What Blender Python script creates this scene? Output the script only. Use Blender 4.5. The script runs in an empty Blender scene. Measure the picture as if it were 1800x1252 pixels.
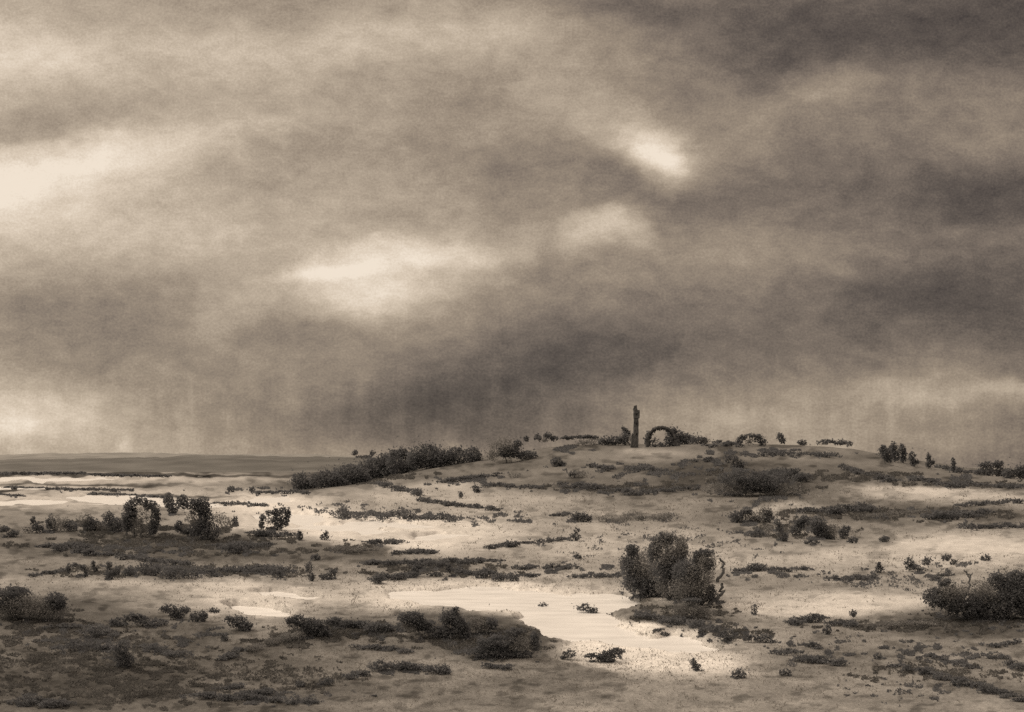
import bpy, math, random
import numpy as np
R_ = math.radians
rng = np.random.default_rng(7)
random.seed(7)
C = bpy.context.scene.collection

# ---------------------------------------------------------------- viewpoint
F, CX, HZ, H = 1930.0, 900.0, 826.0, 8.0      # lens in photo pixels, horizon row, eye height (m)
cam = bpy.data.objects.new('camera', bpy.data.cameras.new('camera'))
C.objects.link(cam)
cam.location = (0, 0, H)
cam.rotation_euler = (R_(90), 0, 0)
cam.data.sensor_width = 36
cam.data.lens = 36 * F / 1800
cam.data.shift_y = (HZ - 626) / 1800
cam.data.clip_start = 0.5
cam.data.clip_end = 40000
bpy.context.scene.camera = cam

# ---------------------------------------------------------------- helpers
def lin(v):
    v = np.asarray(v, float) / 255
    return np.where(v <= 0.04045, v / 12.92, ((v + 0.055) / 1.055) ** 2.4)

def hash2(ix, iy, s):
    n = (ix.astype(np.int64) * 374761393 + iy.astype(np.int64) * 668265263 + s * 974711) & 0x7fffffff
    n = ((n ^ (n >> 13)) * 1274126177) & 0x7fffffff
    return ((n ^ (n >> 16)) & 0xffff) / 65535.0

def vnoise(x, y, s=0):
    x = np.asarray(x, float); y = np.asarray(y, float)
    ix, iy = np.floor(x), np.floor(y)
    fx, fy = x - ix, y - iy
    fx = fx * fx * (3 - 2 * fx); fy = fy * fy * (3 - 2 * fy)
    ix = ix.astype(np.int64); iy = iy.astype(np.int64)
    a = hash2(ix, iy, s); b = hash2(ix + 1, iy, s); c = hash2(ix, iy + 1, s); d = hash2(ix + 1, iy + 1, s)
    return (a + (b - a) * fx) * (1 - fy) + (c + (d - c) * fx) * fy

def fbm(x, y, s=0, o=4):
    t, a, n = 0, 0.5, 0
    for k in range(o):
        t = t + a * vnoise(x * 2 ** k + 17.3 * k, y * 2 ** k - 9.1 * k, s + k); n += a; a *= 0.5
    return t / n

def smooth(a, b, x):
    t = np.clip((x - a) / (b - a), 0, 1)
    return t * t * (3 - 2 * t)

def ell(px, py, cx, cy, rx, ry, rot=0):
    c, s = math.cos(R_(rot)), math.sin(R_(rot))
    dx, dy = px - cx, py - cy
    return np.sqrt(((dx * c + dy * s) / rx) ** 2 + ((-dx * s + dy * c) / ry) ** 2)

def mesh_obj(name, v, f, mats, parent=None, midx=None, loc=None, smooth_=False):
    """one mesh object from numpy arrays; f has a fixed number of corners per face"""
    me = bpy.data.meshes.new(name)
    v = np.asarray(v, np.float32); f = np.asarray(f, np.int32)
    k = f.shape[1]
    me.vertices.add(len(v)); me.vertices.foreach_set('co', v.ravel())
    me.loops.add(f.size); me.loops.foreach_set('vertex_index', f.ravel())
    me.polygons.add(len(f))
    me.polygons.foreach_set('loop_start', np.arange(0, f.size, k, dtype=np.int32))
    if midx is not None:
        me.polygons.foreach_set('material_index', np.asarray(midx, np.int32))
    if smooth_:
        me.polygons.foreach_set('use_smooth', np.ones(len(f), bool))
    for m in (mats if isinstance(mats, (list, tuple)) else [mats]):
        me.materials.append(m)
    me.update(calc_edges=True); me.validate()
    o = bpy.data.objects.new(name, me)
    C.objects.link(o)
    if parent: o.parent = parent
    if loc is not None: o.location = loc
    return o

def tag(o, label, cat, group=None):
    o['label'] = label; o['category'] = cat
    if group: o['group'] = group
    return o

def thing(name, label, cat, loc, group=None):
    o = bpy.data.objects.new(name, None); C.objects.link(o)
    o.location = loc; o.empty_display_size = 0.3
    return tag(o, label, cat, group)

# ---------------------------------------------------------------- materials
def principled(name, rough=1.0, spec=0.0):
    m = bpy.data.materials.new(name); m.use_nodes = True
    b = m.node_tree.nodes['Principled BSDF']
    b.inputs['Roughness'].default_value = rough
    b.inputs['Specular IOR Level'].default_value = spec
    return m, m.node_tree, b

def leaf_mat(name, dark, light, scale=0.9, leaf=False):
    m, nt, b = principled(name, 0.9, 0.05)
    tc = nt.nodes.new('ShaderNodeTexCoord')
    n1 = nt.nodes.new('ShaderNodeTexNoise'); n1.inputs['Scale'].default_value = scale; n1.inputs['Detail'].default_value = 4
    r = nt.nodes.new('ShaderNodeValToRGB')
    r.color_ramp.elements[0].position = 0.34; r.color_ramp.elements[0].color = (*dark, 1)
    r.color_ramp.elements[1].position = 0.68; r.color_ramp.elements[1].color = (*light, 1)
    nt.links.new(tc.outputs['Object'], n1.inputs['Vector'])
    nt.links.new(n1.outputs['Fac'], r.inputs['Fac'])
    nt.links.new(r.outputs['Color'], b.inputs['Base Color'])
    if leaf:
        tr = nt.nodes.new('ShaderNodeBsdfTranslucent'); mx = nt.nodes.new('ShaderNodeMixShader'); mx.inputs[0].default_value = 0.42
        nt.links.new(r.outputs['Color'], tr.inputs['Color'])
        nt.links.new(b.outputs[0], mx.inputs[1]); nt.links.new(tr.outputs[0], mx.inputs[2])
        nt.links.new(mx.outputs[0], nt.nodes['Material Output'].inputs['Surface'])
    return m

M_DARK = leaf_mat('dark_foliage', (0.132, 0.137, 0.149), (0.205, 0.210, 0.224), leaf=True)
M_MID = leaf_mat('brown_foliage', (0.20, 0.199, 0.20), (0.33, 0.326, 0.325), leaf=True)
M_UNDER = leaf_mat('brown_undergrowth', (0.10, 0.099, 0.098), (0.19, 0.187, 0.184), leaf=True)
M_PALE = leaf_mat('pale_foliage', (0.22, 0.21, 0.195), (0.36, 0.345, 0.33), leaf=True)
M_BARK = leaf_mat('bark', (0.10, 0.103, 0.108), (0.16, 0.162, 0.168), 3.0)
M_STONE = leaf_mat('weathered_stone', (0.075, 0.077, 0.08), (0.14, 0.141, 0.145), 0.8)
M_WINDOW_SHADE = leaf_mat('painted_window_shade', (0.02, 0.02, 0.02), (0.025, 0.025, 0.025))  # near-black colour of solid boxes, painted shade for the tower windows

# ---------------------------------------------------------------- terrain
CREST = np.array([(-400, 870), (300, 864), (520, 858), (650, 843), (750, 820), (840, 806), (900, 800), (960, 790), (1050, 784),
                  (1150, 784), (1250, 781), (1400, 784), (1500, 791), (1560, 802), (1620, 813), (1700, 824), (1800, 831), (2000, 838), (2600, 850)], float)
YC = 480.0
WATER = [  # px ellipses of the pools
    (925, 1062, 160, 24, 3), (770, 1056, 95, 18, 3), (1000, 1088, 95, 34, 12), (1090, 1128, 110, 24, 10), (1180, 1142, 90, 24, 4), (850, 1055, 90, 24, 0), (1060, 1060, 80, 18, 4), (975, 1115, 60, 24, 20),
    (462, 1086, 56, 20, 16), (436, 1078, 40, 13, 5), (500, 1050, 70, 7, 6),
    (200, 878, 110, 8, 1), (40, 884, 70, 5, 0), (330, 890, 70, 7, 2), (475, 882, 52, 9, 0), (505, 912, 80, 11, 3), (600, 934, 95, 12, 3), (780, 946, 62, 8, -4), (690, 924, 80, 6, 0),
    (60, 842, 150, 4, 0), (0, 859, 90, 3, 0),
]
def water_mask(px, py):
    wx = px + 60 * (fbm(px / 40, py / 9, 31) - 0.5); wy = py + 13 * (fbm(px / 36, py / 9, 37) - 0.5)
    m = np.zeros_like(px)
    for e in WATER:
        m = np.maximum(m, 1 - smooth(0.72, 1.12, ell(wx, wy, *e)))
    return m

MOUNDS = [(-44, 128, 30, 7, 1.0), (-25, 54, 12, 5, 0.75), (-10, 50, 10, 4, 0.45), (-2, 50.5, 5.5, 2.2, 0.3), (27, 62, 8, 4, 0.35), (11, 63, 4, 3, 0.3), (6, 44, 9, 3.0, 0.2)]
def height(x, y):
    x = np.asarray(x, float); y = np.asarray(y, float)
    ys = np.maximum(y, 5.0)
    px = CX + F * x / ys; py = HZ + F * H / ys
    cu = CX + F * x / np.clip(ys, 300, 620)
    zc = np.interp(cu, CREST[:, 0], CREST[:, 1])
    zc = np.maximum(H - (zc - HZ) / F * YC, 0)
    g = np.where(ys < YC, smooth(150, YC, ys), 1 - smooth(YC, YC + 420, ys))
    h = zc * g
    amp = np.clip(ys / 60, 0.4, 1) * 0.30
    h = h + 0.30 + amp * (fbm(x / 9, y / 9, 3, 3) - 0.5) * 2 + (fbm(x / 45, y / 45, 11, 2) - 0.5) * np.clip(ys / 150, 0, 1.4) * 0.6
    for mx, my, rx, ry, hh in MOUNDS:
        h = h + hh * np.exp(-((x - mx) / rx) ** 2 - ((y - my) / ry) ** 2)
    m = water_mask(px, py) * (ys > 30) * (np.abs(x) < ys)
    return h * (1 - m) - 0.35 * m

# land cover: (cx, cy, rx, ry, rot, tone, edge softness, strength)
COVER = [
    (1220, 825, 640, 64, 0, 104, .8, .95), (250, 1175, 480, 110, 4, 104, .8, .9), (700, 1150, 260, 40, 0, 116, .8, .8), (1600, 1150, 330, 70, 0, 122, .8, .8),
    # pale sand and dry grass
    (100, 843, 360, 7, 0, 176, .6, 1), (120, 872, 330, 22, 0, 168, .6, 1), (480, 884, 90, 16, 0, 205, .6, 1), (560, 918, 190, 34, 3, 200, .7, 1), (760, 940, 170, 32, -3, 200, .7, 1),
    (230, 1042, 330, 34, 0, 166, .7, 1), (470, 1040, 150, 18, 6, 190, .7, .9), (460, 1084, 95, 32, 14, 202, .8, 1), (960, 1075, 250, 56, 8, 214, .6, 1), (780, 1054, 150, 26, 2, 196, .8, 1), (1120, 1135, 190, 40, 8, 212, .5, 1),
    (1450, 1064, 220, 20, -2, 190, .6, 1), (1690, 966, 240, 24, -3, 188, .7, 1), (1650, 866, 170, 12, 3, 180, .7, 1), (1385, 898, 60, 16, 0, 196, .6, 1), (1400, 862, 130, 12, 2, 160, .7, .9),
    (860, 884, 260, 22, 3, 164, .8, .9), (760, 862, 100, 14, -8, 172, .7, .9), (1150, 802, 120, 12, 0, 146, .8, .8), (1400, 800, 120, 8, 0, 128, .8, .7), (1100, 960, 230, 34, 0, 170, .8, .8),
    (1480, 985, 260, 20, 0, 168, .8, .8), (1390, 1130, 170, 16, 0, 160, .8, .8), (50, 1160, 60, 18, 5, 132, .6, .7),
    (330, 1130, 90, 16, 0, 150, .6, .7), (600, 1160, 120, 30, 0, 140, .8, .8),
    # peat, heather and wet moss
    (1325, 848, 140, 32, 4, 70, .7, 1), (1090, 858, 150, 10, 2, 96, .8, .9), (1450, 836, 170, 9, 4, 100, .8, .9), (1700, 852, 150, 7, 2, 102, .7, .9), (1500, 903, 150, 14, -2, 98, .8, .9), (1680, 906, 130, 14, 0, 90, .7, .9),
    (900, 836, 150, 10, -4, 112, .8, .8), (1200, 880, 110, 14, 0, 128, .8, .7), (1620, 822, 160, 10, 6, 112, .8, .8),
    (300, 962, 350, 24, 3, 88, .5, 1), (570, 970, 120, 11, 4, 100, .3, 1), (90, 958, 90, 18, -4, 104, .3, 1), (320, 1004, 330, 14, 0, 118, .8, .8),
    (170, 1130, 280, 74, 8, 92, .6, 1), (200, 1212, 330, 40, 0, 72, .8, 1), (80, 1085, 110, 34, 0, 96, .6, 1), (620, 1112, 200, 26, 2, 104, .7, .9), (470, 1190, 200, 46, -18, 100, .8, .9), (520, 1128, 120, 11, -15, 88, .4, .9),
    (850, 1118, 130, 36, 10, 78, .35, 1), (960, 1176, 110, 17, 6, 112, .12, 1), (930, 1205, 130, 17, -4, 106, .12, 1), (850, 1238, 110, 22, -8, 110, .12, 1), (1060, 1200, 60, 7, 0, 116, .12, 1), (720, 1212, 26, 10, -40, 104, .15, 1),
    (1010, 1228, 60, 8, 0, 118, .12, .8), (1570, 1098, 150, 11, 0, 92, .4, 1), (1590, 1130, 190, 40, 5, 122, .3, .9), (1700, 1095, 130, 26, 0, 76, .5, 1), (1650, 1195, 260, 22, 10, 112, .8, .8), (1180, 1080, 120, 20, 4, 104, .4, .9),
    (780, 1000, 170, 16, 2, 110, .8, .8), (640, 968, 34, 7, 2, 92, .3, 1), (600, 842, 120, 12, -8, 80, .6, .9), (1100, 910, 70, 7, 0, 112, .2, .8), (1600, 900, 90, 6, -4, 92, .2, .9), (1400, 936, 150, 22, 2, 118, .8, .7),
    (80, 829.5, 330, 1.8, .4, 156, .6, .8), (150, 834, 520, 2.4, 0.4, 70, .6, .9), (170, 853, 170, 2.2, .4, 84, .7, .9), (30, 862, 60, 1.6, 1, 70, .5, .9), (270, 872, 120, 2.2, 1.5, 86, .7, .9),
]
E_WHITE = 0.92
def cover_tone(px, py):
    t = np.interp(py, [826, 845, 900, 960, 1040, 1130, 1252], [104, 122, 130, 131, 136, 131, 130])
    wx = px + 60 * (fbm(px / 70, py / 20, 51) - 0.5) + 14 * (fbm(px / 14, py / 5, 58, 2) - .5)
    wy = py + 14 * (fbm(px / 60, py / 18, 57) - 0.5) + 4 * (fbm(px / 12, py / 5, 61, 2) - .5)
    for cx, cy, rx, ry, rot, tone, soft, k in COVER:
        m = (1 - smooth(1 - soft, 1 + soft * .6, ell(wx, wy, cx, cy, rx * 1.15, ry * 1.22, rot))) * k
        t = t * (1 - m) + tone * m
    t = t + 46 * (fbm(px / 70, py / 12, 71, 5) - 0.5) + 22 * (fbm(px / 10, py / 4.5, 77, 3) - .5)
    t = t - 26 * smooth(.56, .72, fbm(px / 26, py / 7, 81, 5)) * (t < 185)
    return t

rows_py = np.concatenate([np.arange(1300, 960, -1.3), np.arange(960, 829, -0.7)])
rows = np.unique(np.concatenate([[18, 24, 27, 30], F * H / (rows_py - HZ), np.linspace(150, 560, 170), np.linspace(560, 1000, 30), np.geomspace(1000, 26000, 40)]))
cols = np.concatenate([np.linspace(-2600, -420, 60)[:-1], np.arange(-420, 2220, 3.0), np.linspace(2220, 4400, 60)])
U, Y = np.meshgrid((cols - CX) / F, rows)
X = U * Y
Z = height(X, Y)
V = np.stack([X, Y, Z], -1).reshape(-1, 3)
nr, nc = X.shape
ii = (np.arange(nr - 1)[:, None] * nc + np.arange(nc - 1)[None, :]).ravel()
faces = np.stack([ii, ii + 1, ii + nc + 1, ii + nc], 1)

m, nt, b = principled('heath_soil', 1.0, 0.0)
at = nt.nodes.new('ShaderNodeAttribute'); at.attribute_name = 'cover'
tc = nt.nodes.new('ShaderNodeTexCoord')
def noise(scale, detail=5, rough=0.6):
    n = nt.nodes.new('ShaderNodeTexNoise'); n.inputs['Scale'].default_value = scale
    n.inputs['Detail'].default_value = detail; n.inputs['Roughness'].default_value = rough
    nt.links.new(tc.outputs['Object'], n.inputs['Vector']); return n
def math_(op, a, b_=None):
    n = nt.nodes.new('ShaderNodeMath'); n.operation = op
    for k, v in enumerate((a, b_)):
        if v is None: continue
        if isinstance(v, (int, float)): n.inputs[k].default_value = v
        else: nt.links.new(v, n.inputs[k])
    return n.outputs[0]
n1, n2, n3 = noise(7.0), noise(0.9), noise(28.0, 2)
f1 = math_('ADD', math_('MULTIPLY', n1.outputs['Fac'], 0.9), 0.55)
f2 = math_('ADD', math_('MULTIPLY', n2.outputs['Fac'], 0.6), 0.70)
f3 = math_('ADD', math_('MULTIPLY', n3.outputs['Fac'], 0.9), 0.55)
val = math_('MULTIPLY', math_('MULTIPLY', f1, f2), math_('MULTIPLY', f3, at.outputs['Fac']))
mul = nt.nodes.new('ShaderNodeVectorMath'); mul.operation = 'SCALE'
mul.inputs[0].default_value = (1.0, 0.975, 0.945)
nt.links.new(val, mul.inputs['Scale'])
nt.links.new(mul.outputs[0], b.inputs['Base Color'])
bump = nt.nodes.new('ShaderNodeBump'); bump.inputs['Strength'].default_value = 0.5; bump.inputs['Distance'].default_value = 0.12
nt.links.new(n1.outputs['Fac'], bump.inputs['Height']); nt.links.new(bump.outputs['Normal'], b.inputs['Normal'])
M_SOIL = m
# sight-line lookup on the finished relief: the nearest ground seen at a photo pixel
GPX = CX + F * (cols - CX) / F
GPY = HZ - F * (Z - H) / Y
ENV = np.minimum.accumulate(GPY, axis=0)
def seen_ground(px, py):
    px = np.atleast_1d(np.asarray(px, float)); py = np.atleast_1d(np.asarray(py, float))
    ci = np.clip(np.searchsorted(GPX, px), 1, len(GPX) - 1)
    ci = np.where(np.abs(GPX[ci - 1] - px) < np.abs(GPX[ci] - px), ci - 1, ci)
    y = np.empty(len(px))
    order = np.argsort(ci, kind='stable')
    cut = np.flatnonzero(np.diff(ci[order])) + 1
    for grp in np.split(order, cut):
        if not len(grp): continue
        c = ci[grp[0]]
        e = ENV[:, c]; near = rows < 760
        top = e[near].min()
        q = np.maximum(py[grp], top + 0.15)
        k = np.searchsorted(-e, -q)                     # first row at or above the pixel
        k = np.clip(k, 1, len(rows) - 1)
        a, b_ = e[k - 1], e[k]
        t = np.clip((a - q) / np.maximum(a - b_, 1e-6), 0, 1)
        y[grp] = rows[k - 1] + (rows[k] - rows[k - 1]) * t
    x = (px - CX) / F * y
    return x, y, height(x, y)
def ground_at(px, py):
    x, y, z = seen_ground(px, py)
    return np.array([x[0], y[0], z[0]])

ground = mesh_obj('ground', V, faces, M_SOIL, smooth_=True)
ground['kind'] = 'structure'
PX = CX + F * U
PY = HZ - F * (Z - H) / Y
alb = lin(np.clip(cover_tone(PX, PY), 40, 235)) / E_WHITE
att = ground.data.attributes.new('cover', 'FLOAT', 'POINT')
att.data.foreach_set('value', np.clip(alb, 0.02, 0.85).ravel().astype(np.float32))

# water sheet: shows wherever the ground dips below it
m, nt, b = principled('water_painted_glare', 0.32, 0.12)  # pale base colour stands in for bright sky reflected in the pools
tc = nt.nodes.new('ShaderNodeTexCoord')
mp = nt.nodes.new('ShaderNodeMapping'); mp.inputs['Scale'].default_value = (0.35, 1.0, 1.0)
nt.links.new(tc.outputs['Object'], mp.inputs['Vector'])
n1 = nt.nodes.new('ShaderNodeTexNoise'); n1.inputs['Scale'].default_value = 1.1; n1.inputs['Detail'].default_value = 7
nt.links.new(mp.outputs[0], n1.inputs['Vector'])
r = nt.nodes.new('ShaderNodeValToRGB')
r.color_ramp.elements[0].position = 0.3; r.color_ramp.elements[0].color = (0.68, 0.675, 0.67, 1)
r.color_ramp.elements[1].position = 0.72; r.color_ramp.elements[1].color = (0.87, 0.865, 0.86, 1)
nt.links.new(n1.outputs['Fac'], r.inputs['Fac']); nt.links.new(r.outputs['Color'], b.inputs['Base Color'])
bump = nt.nodes.new('ShaderNodeBump'); bump.inputs['Strength'].default_value = 0.25; bump.inputs['Distance'].default_value = 0.05
nt.links.new(n1.outputs['Fac'], bump.inputs['Height']); nt.links.new(bump.outputs['Normal'], b.inputs['Normal'])
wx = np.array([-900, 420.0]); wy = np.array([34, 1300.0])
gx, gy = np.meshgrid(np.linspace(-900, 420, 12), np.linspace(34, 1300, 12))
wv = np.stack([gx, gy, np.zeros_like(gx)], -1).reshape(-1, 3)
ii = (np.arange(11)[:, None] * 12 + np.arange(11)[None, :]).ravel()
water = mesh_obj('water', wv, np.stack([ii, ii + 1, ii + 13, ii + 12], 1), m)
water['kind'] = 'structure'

# low hills along the horizon; the farther range is painted paler for haze
def hill_range(name, dist, prof, tone, depth, seed):
    us = np.linspace(-2600, 4400, 700)
    top = np.interp(us, [p[0] for p in prof], [p[1] for p in prof]) + 5.0 * (fbm(us / 120, us * 0, seed) - .5) + 3.0 * (fbm(us / 12, us * 0, seed + 5) - .5)
    zt = H + (HZ - top) / F * dist
    vs = []
    prof_s = [(0.0, 0.0), (0.18, 0.30), (0.42, 0.68), (0.7, 0.93), (1.0, 1.0), (1.6, 0.6), (2.4, 0.0)]
    for t, k in prof_s:
        y = dist + depth * (t - 1)
        bumpz = zt * 0.06 * (fbm(us / 40, us * 0 + t * 7, seed + 9) - .5) * (k > 0) * (k < 1)
        vs.append(np.stack([(us - CX) / F * y, us * 0 + y, np.maximum(zt, 0.5) * k + bumpz - 6.0 * (k == 0)], -1))
    v = np.concatenate(vs); n = len(us); m_ = len(prof_s)
    ii = (np.arange(m_ - 1)[:, None] * n + np.arange(n - 1)[None, :]).ravel()
    mat = leaf_mat('hazed_hill_heath', tuple(lin(tone - 10) / E_WHITE * np.array([1, .99, .96])), tuple(lin(tone + 12) / E_WHITE * np.array([1, .99, .96])), 0.006)
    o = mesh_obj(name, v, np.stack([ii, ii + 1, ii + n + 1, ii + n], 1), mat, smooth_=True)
    o['kind'] = 'structure'
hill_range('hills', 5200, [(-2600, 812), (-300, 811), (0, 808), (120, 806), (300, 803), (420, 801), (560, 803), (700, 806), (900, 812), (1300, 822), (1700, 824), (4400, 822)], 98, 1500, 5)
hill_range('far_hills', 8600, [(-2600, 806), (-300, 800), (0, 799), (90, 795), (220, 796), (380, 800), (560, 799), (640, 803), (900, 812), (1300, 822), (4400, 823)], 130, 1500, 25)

# ---------------------------------------------------------------- foliage
def leaves(c, r, n, size, sparse=0.0, seed=0):
    """n small leaf faces in an ellipsoid, thicker towards its skin, with gaps"""
    n0 = int(n * 1.9) + 4
    d = rng.normal(size=(n0, 3)); d /= np.linalg.norm(d, axis=1)[:, None]
    rad = rng.random(n0) ** 0.42 * (1 + 0.20 * rng.normal(size=n0) ** 2 * (rng.random(n0) < .35))
    p = d * rad[:, None]
    a, b_ = 2.3, 3.1
    q = vnoise(p[:, 0] * a + seed * 3.7 + 50, p[:, 2] * a + p[:, 1] * 1.7 + 50, 5) * .6 + vnoise(p[:, 0] * b_ * 2 + seed, p[:, 2] * b_ * 2 + p[:, 1] * 3 + 90, 8) * .4
    keep = q > np.quantile(q, 0.12 + 0.5 * sparse)
    p = p[keep][:n]
    p = c + p * r
    k = len(p)
    nrm = rng.normal(size=(k, 3)); nrm /= np.linalg.norm(nrm, axis=1)[:, None]
    t = np.cross(nrm, rng.normal(size=(k, 3))); t /= np.linalg.norm(t, axis=1)[:, None]
    bt = np.cross(nrm, t)
    s = size * rng.uniform(0.5, 1.5, (k, 1)); w = s * rng.uniform(0.35, 0.8, (k, 1))
    v = np.stack([p - t * s, p + bt * w, p + t * s, p - bt * w], 1)
    return v.reshape(-1, 3)

def tube(path, r0, r1, n=6):
    path = np.asarray(path, float); k = len(path)
    tan = np.gradient(path, axis=0); tan /= np.linalg.norm(tan, axis=1)[:, None] + 1e-9
    ref = np.array([0, 1.0, 0.02])
    a = np.cross(tan, ref); a /= np.linalg.norm(a, axis=1)[:, None] + 1e-9
    b_ = np.cross(tan, a)
    ang = np.linspace(0, 2 * math.pi, n, endpoint=False)
    rad = np.linspace(r0, r1, k)[:, None, None]
    v = path[:, None] + rad * (a[:, None] * np.cos(ang)[None, :, None] + b_[:, None] * np.sin(ang)[None, :, None])
    f = []
    for i in range(k - 1):
        for j in range(n):
            f.append((i * n + j, i * n + (j + 1) % n, (i + 1) * n + (j + 1) % n, (i + 1) * n + j))
    return v.reshape(-1, 3), np.array(f)

MATS = [M_DARK, M_MID, M_PALE]
def foliage_arrays(lobes, base, D, per_lobe, sz=1.9, cover=2.6):
    vs, mi = [], []
    for k, L in enumerate(lobes):
        cx, cy, rx, ry = L[:4]; t = L[4] if len(L) > 4 else 0
        sp = L[5] if len(L) > 5 else 0.0
        if per_lobe:
            g = ground_at(cx, cy + ry * 0.9); d = g[1]
        else:
            d = D
        c = np.array([(cx - CX) / F * d, d, H - (cy - HZ) / F * d])
        r = np.array([rx, max(min(rx, ry), 0.55 * rx) if not per_lobe else ry * 1.3, ry]) * d / F
        if not per_lobe:
            c[1] += rng.uniform(-.25, .25) * r[1]
        n = int(math.pi * rx * ry / (sz * sz * 0.9) * cover * (1 - 0.55 * sp) * (0.8 if t else 1)) + 6
        v = leaves(c, r, n, sz * d / F * (0.75 + 0.25 * (t == 0)), sp, k + len(vs))
        vs.append(v); mi.append(np.full(len(v) // 4, t))
    return np.concatenate(vs) - base, np.concatenate(mi)

HALO = []
def plant(label, base, lobes, kind='shrub', cat=None, group=None, stems=0, per_lobe=False, branches=(), sz=1.7, cover=3.2, part='foliage', trunk='stem'):
    cat = cat or kind.replace('_', ' ')
    if kind not in ('tree',) and not per_lobe:
        base = (base[0], min(base[1], max(L[1] + L[3] * .86 for L in lobes)))
    if kind == 'bush':
        cover *= 1.5
    g = ground_at(*base); D = g[1]
    v, mi = foliage_arrays(lobes, g, D, per_lobe, sz, cover)
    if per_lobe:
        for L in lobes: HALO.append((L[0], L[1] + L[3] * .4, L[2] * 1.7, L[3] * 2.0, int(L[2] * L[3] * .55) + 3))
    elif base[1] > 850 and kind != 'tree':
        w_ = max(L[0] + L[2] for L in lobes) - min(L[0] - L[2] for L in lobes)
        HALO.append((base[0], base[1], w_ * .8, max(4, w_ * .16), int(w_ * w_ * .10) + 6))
    f = np.arange(len(v)).reshape(-1, 4)
    used = sorted(set(mi.tolist())); remap = np.zeros(4, int)
    for i, u in enumerate(used): remap[u] = i
    mats = [MATS[u] for u in used]
    if not stems and not branches:
        o = mesh_obj(kind, v, f, mats, midx=remap[mi], loc=g)
        return tag(o, label, cat, group)
    root = thing(kind, label, cat, g, group)
    mesh_obj(part, v, f, mats, root, remap[mi])
    big = sorted(lobes, key=lambda L: -L[2] * L[3])[:max(stems, 1)]
    for k in range(stems):
        L = big[k % len(big)]
        top = np.array([(L[0] - CX) / F * D, D, H - (L[1] - HZ) / F * D]) - g
        foot = np.array([(0.55 * (L[0] - base[0])) * D / F, 0.0, 0.0])
        foot[2] = float(height(g[0] + foot[0], g[1])) - g[2] - 0.15
        mid = foot * 0.5 + top * 0.5 + rng.normal(size=3) * np.linalg.norm(top - foot) * 0.07
        rr = max(np.linalg.norm(top - foot) * 0.035, 0.5 * D / F)
        tv, tf = tube([foot, foot * .75 + top * .25 + rng.normal(size=3) * rr, mid, top * .8 + mid * .2, top + (0, 0, 0.2 * L[3] * D / F)], rr, rr * .35)
        mesh_obj(trunk, tv, tf, M_BARK, root)
    for pts, wpx in branches:
        p = np.array([((a - CX) / F * D, D + 0.15 * j, H - (b2 - HZ) / F * D) for j, (a, b2) in enumerate(pts)]) - g
        # smooth the polyline
        tt = np.linspace(0, len(p) - 1, 4 * len(p))
        p = np.stack([np.interp(tt, np.arange(len(p)), p[:, q]) for q in range(3)], 1)
        p += rng.normal(size=p.shape) * 0.25 * wpx * D / F
        tv, tf = tube(p, wpx * .5 * D / F, wpx * .28 * D / F)
        mesh_obj('branch', tv, tf, M_BARK, root)
    return root

def st(x0, y0, x1, y1, h, t=0, sp=0.15):
    """lobes along a low line of growth"""
    n = max(2, int(math.hypot(x1 - x0, y1 - y0) / (h * 0.62)))
    out = []
    for k in range(n):
        a = (k + .5) / n
        out.append((x0 + (x1 - x0) * a + random.uniform(-.3, .3) * h, y0 + (y1 - y0) * a + random.uniform(-.24, .24) * h,
                    h * random.uniform(.8, 1.5), h * .5 * random.uniform(.22, 1.25), t, min(1, sp + .1 * random.random())))
    return out

exec_plants = []
def P(label, base, lobes, **k): plant(label, base, lobes, **k)
def S(label, x0, y0, x1, y1, h, t=0, sp=0.15, **k):
    sp = min(.8, sp + .2)
    plant(label, ((x0 + x1) / 2, (y0 + y1) / 2 + h * .45), st(x0, y0, x1, y1, h, t, sp), per_lobe=True, kind=k.pop('kind', 'low_shrub'), **k)

# --- wood on the left shoulder of the hill
G = 'trees of the dark belt on the hill'
TR = dict(kind='tree', cat='tree', group=G, stems=1, part='crown', trunk='trunk', cover=3.6)
P('lowest round tree at the foot of the dark belt down the hill', (532, 861), [(528, 847, 18, 16.64), (546, 853, 16.8, 10.24)], **TR)
P('dark low tree second from the foot of the belt on the hill', (570, 858), [(572, 843, 28.8, 16.64), (592, 847, 16.8, 10.24)], **TR)
P('broad dark tree in the lower half of the belt below the notch', (614, 852), [(612, 835, 31.2, 19.2), (634, 841, 19.2, 12.8)], **TR)
P('dark tree with a bumpy top in the middle of the belt', (662, 842), [(654, 825, 31.2, 21.76), (678, 813, 19.2, 17.92), (676, 831, 24, 15.36)], **TR)
P('dark tree with two pointed tufts above the middle of the belt', (702, 834), [(704, 813, 26.4, 23.04), (692, 799, 8.4, 10.24), (708, 797, 9.6, 10.24), (718, 825, 19.2, 12.8)], **TR)
P('tallest rounded tree of the dark belt on the hill', (752, 824), [(748, 802, 33.6, 21.76), (768, 809, 24, 17.92), (735, 813, 19.2, 12.8)], **TR)
P('dark flat topped tree near the upper end of the belt', (800, 816), [(798, 802, 28.8, 16.64), (780, 807, 14.4, 11.52)], **TR)
P('small round tree closing the upper end of the dark belt', (832, 812), [(830, 801, 15.6, 16.64), (838, 808, 8.4, 7.68)], **TR)
P('small tuft of scrub standing above the belt where it meets the skyline', (628, 806), [(624, 797, 5, 6), (655, 797, 5, 6), (640, 803, 14, 3)])
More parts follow.
